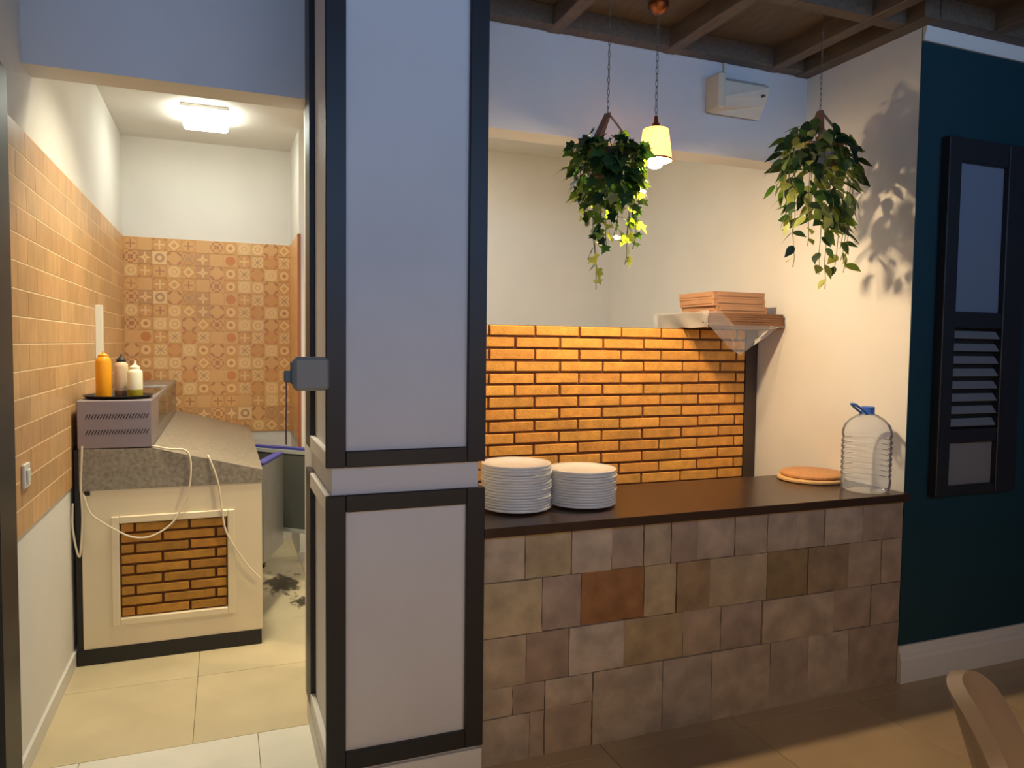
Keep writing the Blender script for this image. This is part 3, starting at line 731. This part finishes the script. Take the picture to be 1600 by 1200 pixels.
tb('side_pane', M_glass, (-3.149, -3.144, 1.80, 3.30, 1.05, 1.206))
tb('lid', M_steel, (-3.447, -3.141, 2.62, 3.325, 1.206, 1.2255), bev=.003)
tb('top_pane', M_glass, (-3.447, -3.158, 1.80, 2.62, 1.214, 1.220))
for k in range(4): tb('food_pan', M_steel, (-3.42, -3.17, 1.84+k*.36, 2.17+k*.36, 1.05, 1.12))

# tray and sauce bottles on the vent box
tr_ = bmesh.new(); lathe(tr_, [(0, 0), (.135, 0), (.150, .014), (.152, .014), (.152, .016), (.147, .016), (.134, .004), (0, .004)], 40)
o = obj('round_tray', tr_, mat('black_enamel', (30, 26, 26), .35), None, True); o.location = (-3.295, 1.565, 1.226)
tag(o, 'black round tray holding sauce bottles on the stainless topping fridge', 'tray')
ZT = 1.2302
def squeeze(name, label, loc, r, h, m, liquid=None, lq=0, cap=None, cap_h=.03, nozzle=.03):
    t = thing(name, label, 'bottle', loc)
    bm = bmesh.new(); lathe(bm, [(0, 0), (r*.94, 0), (r, .006), (r, h*.86), (r*.92, h*.93), (r*.62, h)], 28); obj('body', bm, m, t, True)
    if liquid:
        bm = bmesh.new(); lathe(bm, [(0, .001), (r*.95, .001), (r*1.006, .006), (r*1.006, lq), (0, lq)], 28); obj('contents', bm, liquid, t, True)
    bm = bmesh.new(); lathe(bm, [(r*.66, h-.012), (r*.68, h+cap_h*.3), (r*.34, h+cap_h*.6), (r*.20, h+cap_h*.7), (.003, h+cap_h*.7+nozzle), (0, h+cap_h*.7+nozzle)], 20); obj('nozzle_cap', bm, cap or m, t, True)
M_mus = mat('mustard_plastic', (236, 160, 10), .4)
squeeze('sauce_bottle', 'tall mustard yellow squeeze bottle on the black tray', (-3.352, 1.52, ZT), .033, .195, M_mus, cap_h=.02, nozzle=.012)
squeeze('sauce_bottle', 'pale beige bottle with a black cap on the black tray', (-3.287, 1.60, ZT), .031, .168, mat('cloudy_beige_plastic', (205, 182, 152), .4), mat('dark_sauce', (120, 92, 66), .5), .030, M_black, .035, .012)
squeeze('sauce_bottle', 'milky squeeze bottle with olive oil in the bottom on black tray', (-3.222, 1.54, ZT), .0335, .135, mat('milky_plastic', (226, 224, 196), .4), mat('olive_oil', (150, 140, 30), .35), .037, mat('milky_cap', (226, 222, 190), .4), .03, .02)

# loose white cables over the end of the prep counter
M_cab = mat('white_cable', (222, 210, 184), .5)
def cable(label, pts, r=.0045):
    bm = bmesh.new(); tube(bm, smooth_path(pts, 6), r, 8); return tag(obj('power_cable', bm, M_cab, None, True), label, 'cable')
cable('white cable hanging in a narrow loop at the wall side of the prep counter', [(-3.427, 1.399, 1.02), (-3.430, 1.392, .93), (-3.434, 1.393, .84), (-3.430, 1.395, .70), (-3.436, 1.394, .58), (-3.444, 1.393, .515), (-3.458, 1.395, .56), (-3.470, 1.396, .66), (-3.468, 1.40, .76)])
cable('white cable drooping in a wide loop across the inset brick panel', [(-3.14, 1.42, 1.008), (-3.07, 1.399, .994), (-3.00, 1.394, .986), (-2.977, 1.392, .94), (-2.978, 1.392, .84), (-3.000, 1.392, .75), (-3.056, 1.391, .645), (-3.139, 1.389, .590), (-3.21, 1.389, .585), (-3.272, 1.389, .612), (-3.36, 1.391, .675), (-3.401, 1.393, .72), (-3.425, 1.396, .80)])
cable('white cable running down over the right side of the inset brick panel', [(-2.900, 1.44, .945), (-2.897, 1.398, .950), (-2.872, 1.392, .882), (-2.852, 1.393, .803), (-2.838, 1.391, .68), (-2.826, 1.389, .600), (-2.800, 1.389, .535), (-2.74, 1.393, .43), (-2.70, 1.394, .375), (-2.665, 1.396, .335)])

# switch, trunking, ceiling lamp
sw = thing('light_switch', 'small white light switch on the brown tiled wall', 'switch', (XL+.008, .56, 1.03))
B('switch_plate', M_trimw, sw, (0, .010, -.042, .042, -.042, .042), bev=.003)
B('rocker', M_trimw, sw, (.010, .016, -.018, .018, -.022, .022), bev=.002)
tag(B('cable_trunking', mat('white_trunking', (226, 222, 206), .4), None, (XL+.008, XL+.045, 2.13, 2.17, 1.40, 1.69), bev=.003), 'short white vertical cable trunking on the tiled wall behind the bottles', 'trunking')
kl = thing('ceiling_lamp', 'bright rectangular ceiling lamp in the kitchen', 'lamp', (-2.92, 2.68, HK))
B('housing', M_trimw, kl, (-.134, .134, -.191, .191, -.022, 0), bev=.003)
B('diffuser', emit('lamp_diffuser', (.96, 1.0, .88, 1), KITCHEN_LAMP), kl, (-.133, .133, -.19, .19, -.062, -.022), bev=.012)

# grey device on the doorway side of the pillar
dv = thing('wall_device', 'small grey plastic device box fixed to the doorway side of the pillar', 'device', (-2.527, .03, 1.35))
M_dev = mat('mid_grey_plastic', (130, 130, 124), .5); M_devd = mat('slate_plastic', (78, 92, 98), .5)
B('device_body', M_dev, dv, (-.098, .014, -.066, .0, 0, .106), bev=.010)
B('mount_plate', M_devd, dv, (-.104, -.096, -.055, .0, .02, .09), bev=.002)
B('clip', M_devd, dv, (-.124, -.102, -.045, -.015, .026, .062), bev=.003)
bm = bmesh.new(); tube(bm, smooth_path([(-.117, -.03, .03), (-.117, -.03, -.03), (-.119, -.03, -.10), (-.118, -.03, -.17)], 5), .0028, 6); obj('hanging_cord', bm, mat('brown_cord', (120, 84, 78), .6), dv, True)

# ------------------------------------------------------------------ CHAIR in the foreground
ch = thing('dining_chair', 'taupe moulded chair with curved backrest standing on the dining floor', 'chair', (-1.232, -1.552, 0), rz=0)
M_shell = mat('taupe_moulded_plastic', (134, 118, 102), .38)
M_leg = mat('dark_chair_leg', (52, 42, 36), .5)
bm = bmesh.new(); nu, nv = 16, 10; G = []
for i in range(nu+1):
    u = -1+2*i/nu; row = []
    for j in range(nv+1):
        v = j/nv
        wv = .205*(1-.10*v*v); zz = .47+(.335-.10*abs(u)**3.5)*v
        row.append(bm.verts.new((u*wv, -.205+.115*u*u*(1-.25*v)-.085*v+.02*(1-v), zz)))
    G.append(row)
for i in range(nu):
    for j in range(nv): bm.faces.new((G[i][j], G[i+1][j], G[i+1][j+1], G[i][j+1]))
bmesh.ops.recalc_face_normals(bm, faces=bm.faces[:]); bmesh.ops.solidify(bm, geom=bm.faces[:], thickness=.030)
obj('backrest', bm, M_shell, ch, True)
bm = bmesh.new()
prism(bm, [(.205*math.copysign(abs(math.cos(a))**.6, math.cos(a)), .21*math.copysign(abs(math.sin(a))**.6, math.sin(a))) for a in [2*math.pi*i/28 for i in range(28)]], 'z', .445, .478)
obj('seat', bm, M_shell, ch, False)
for sx in (-1, 1):
    for sy in (-1, 1):
        bm = bmesh.new(); tube(bm, [(sx*.15, sy*.15, .446), (sx*.20, sy*.20, 0)], [.016, .010], 10); obj('leg', bm, M_leg, ch, True)
ch.rotation_euler.z = math.atan2(-.797, .6)-math.pi/2
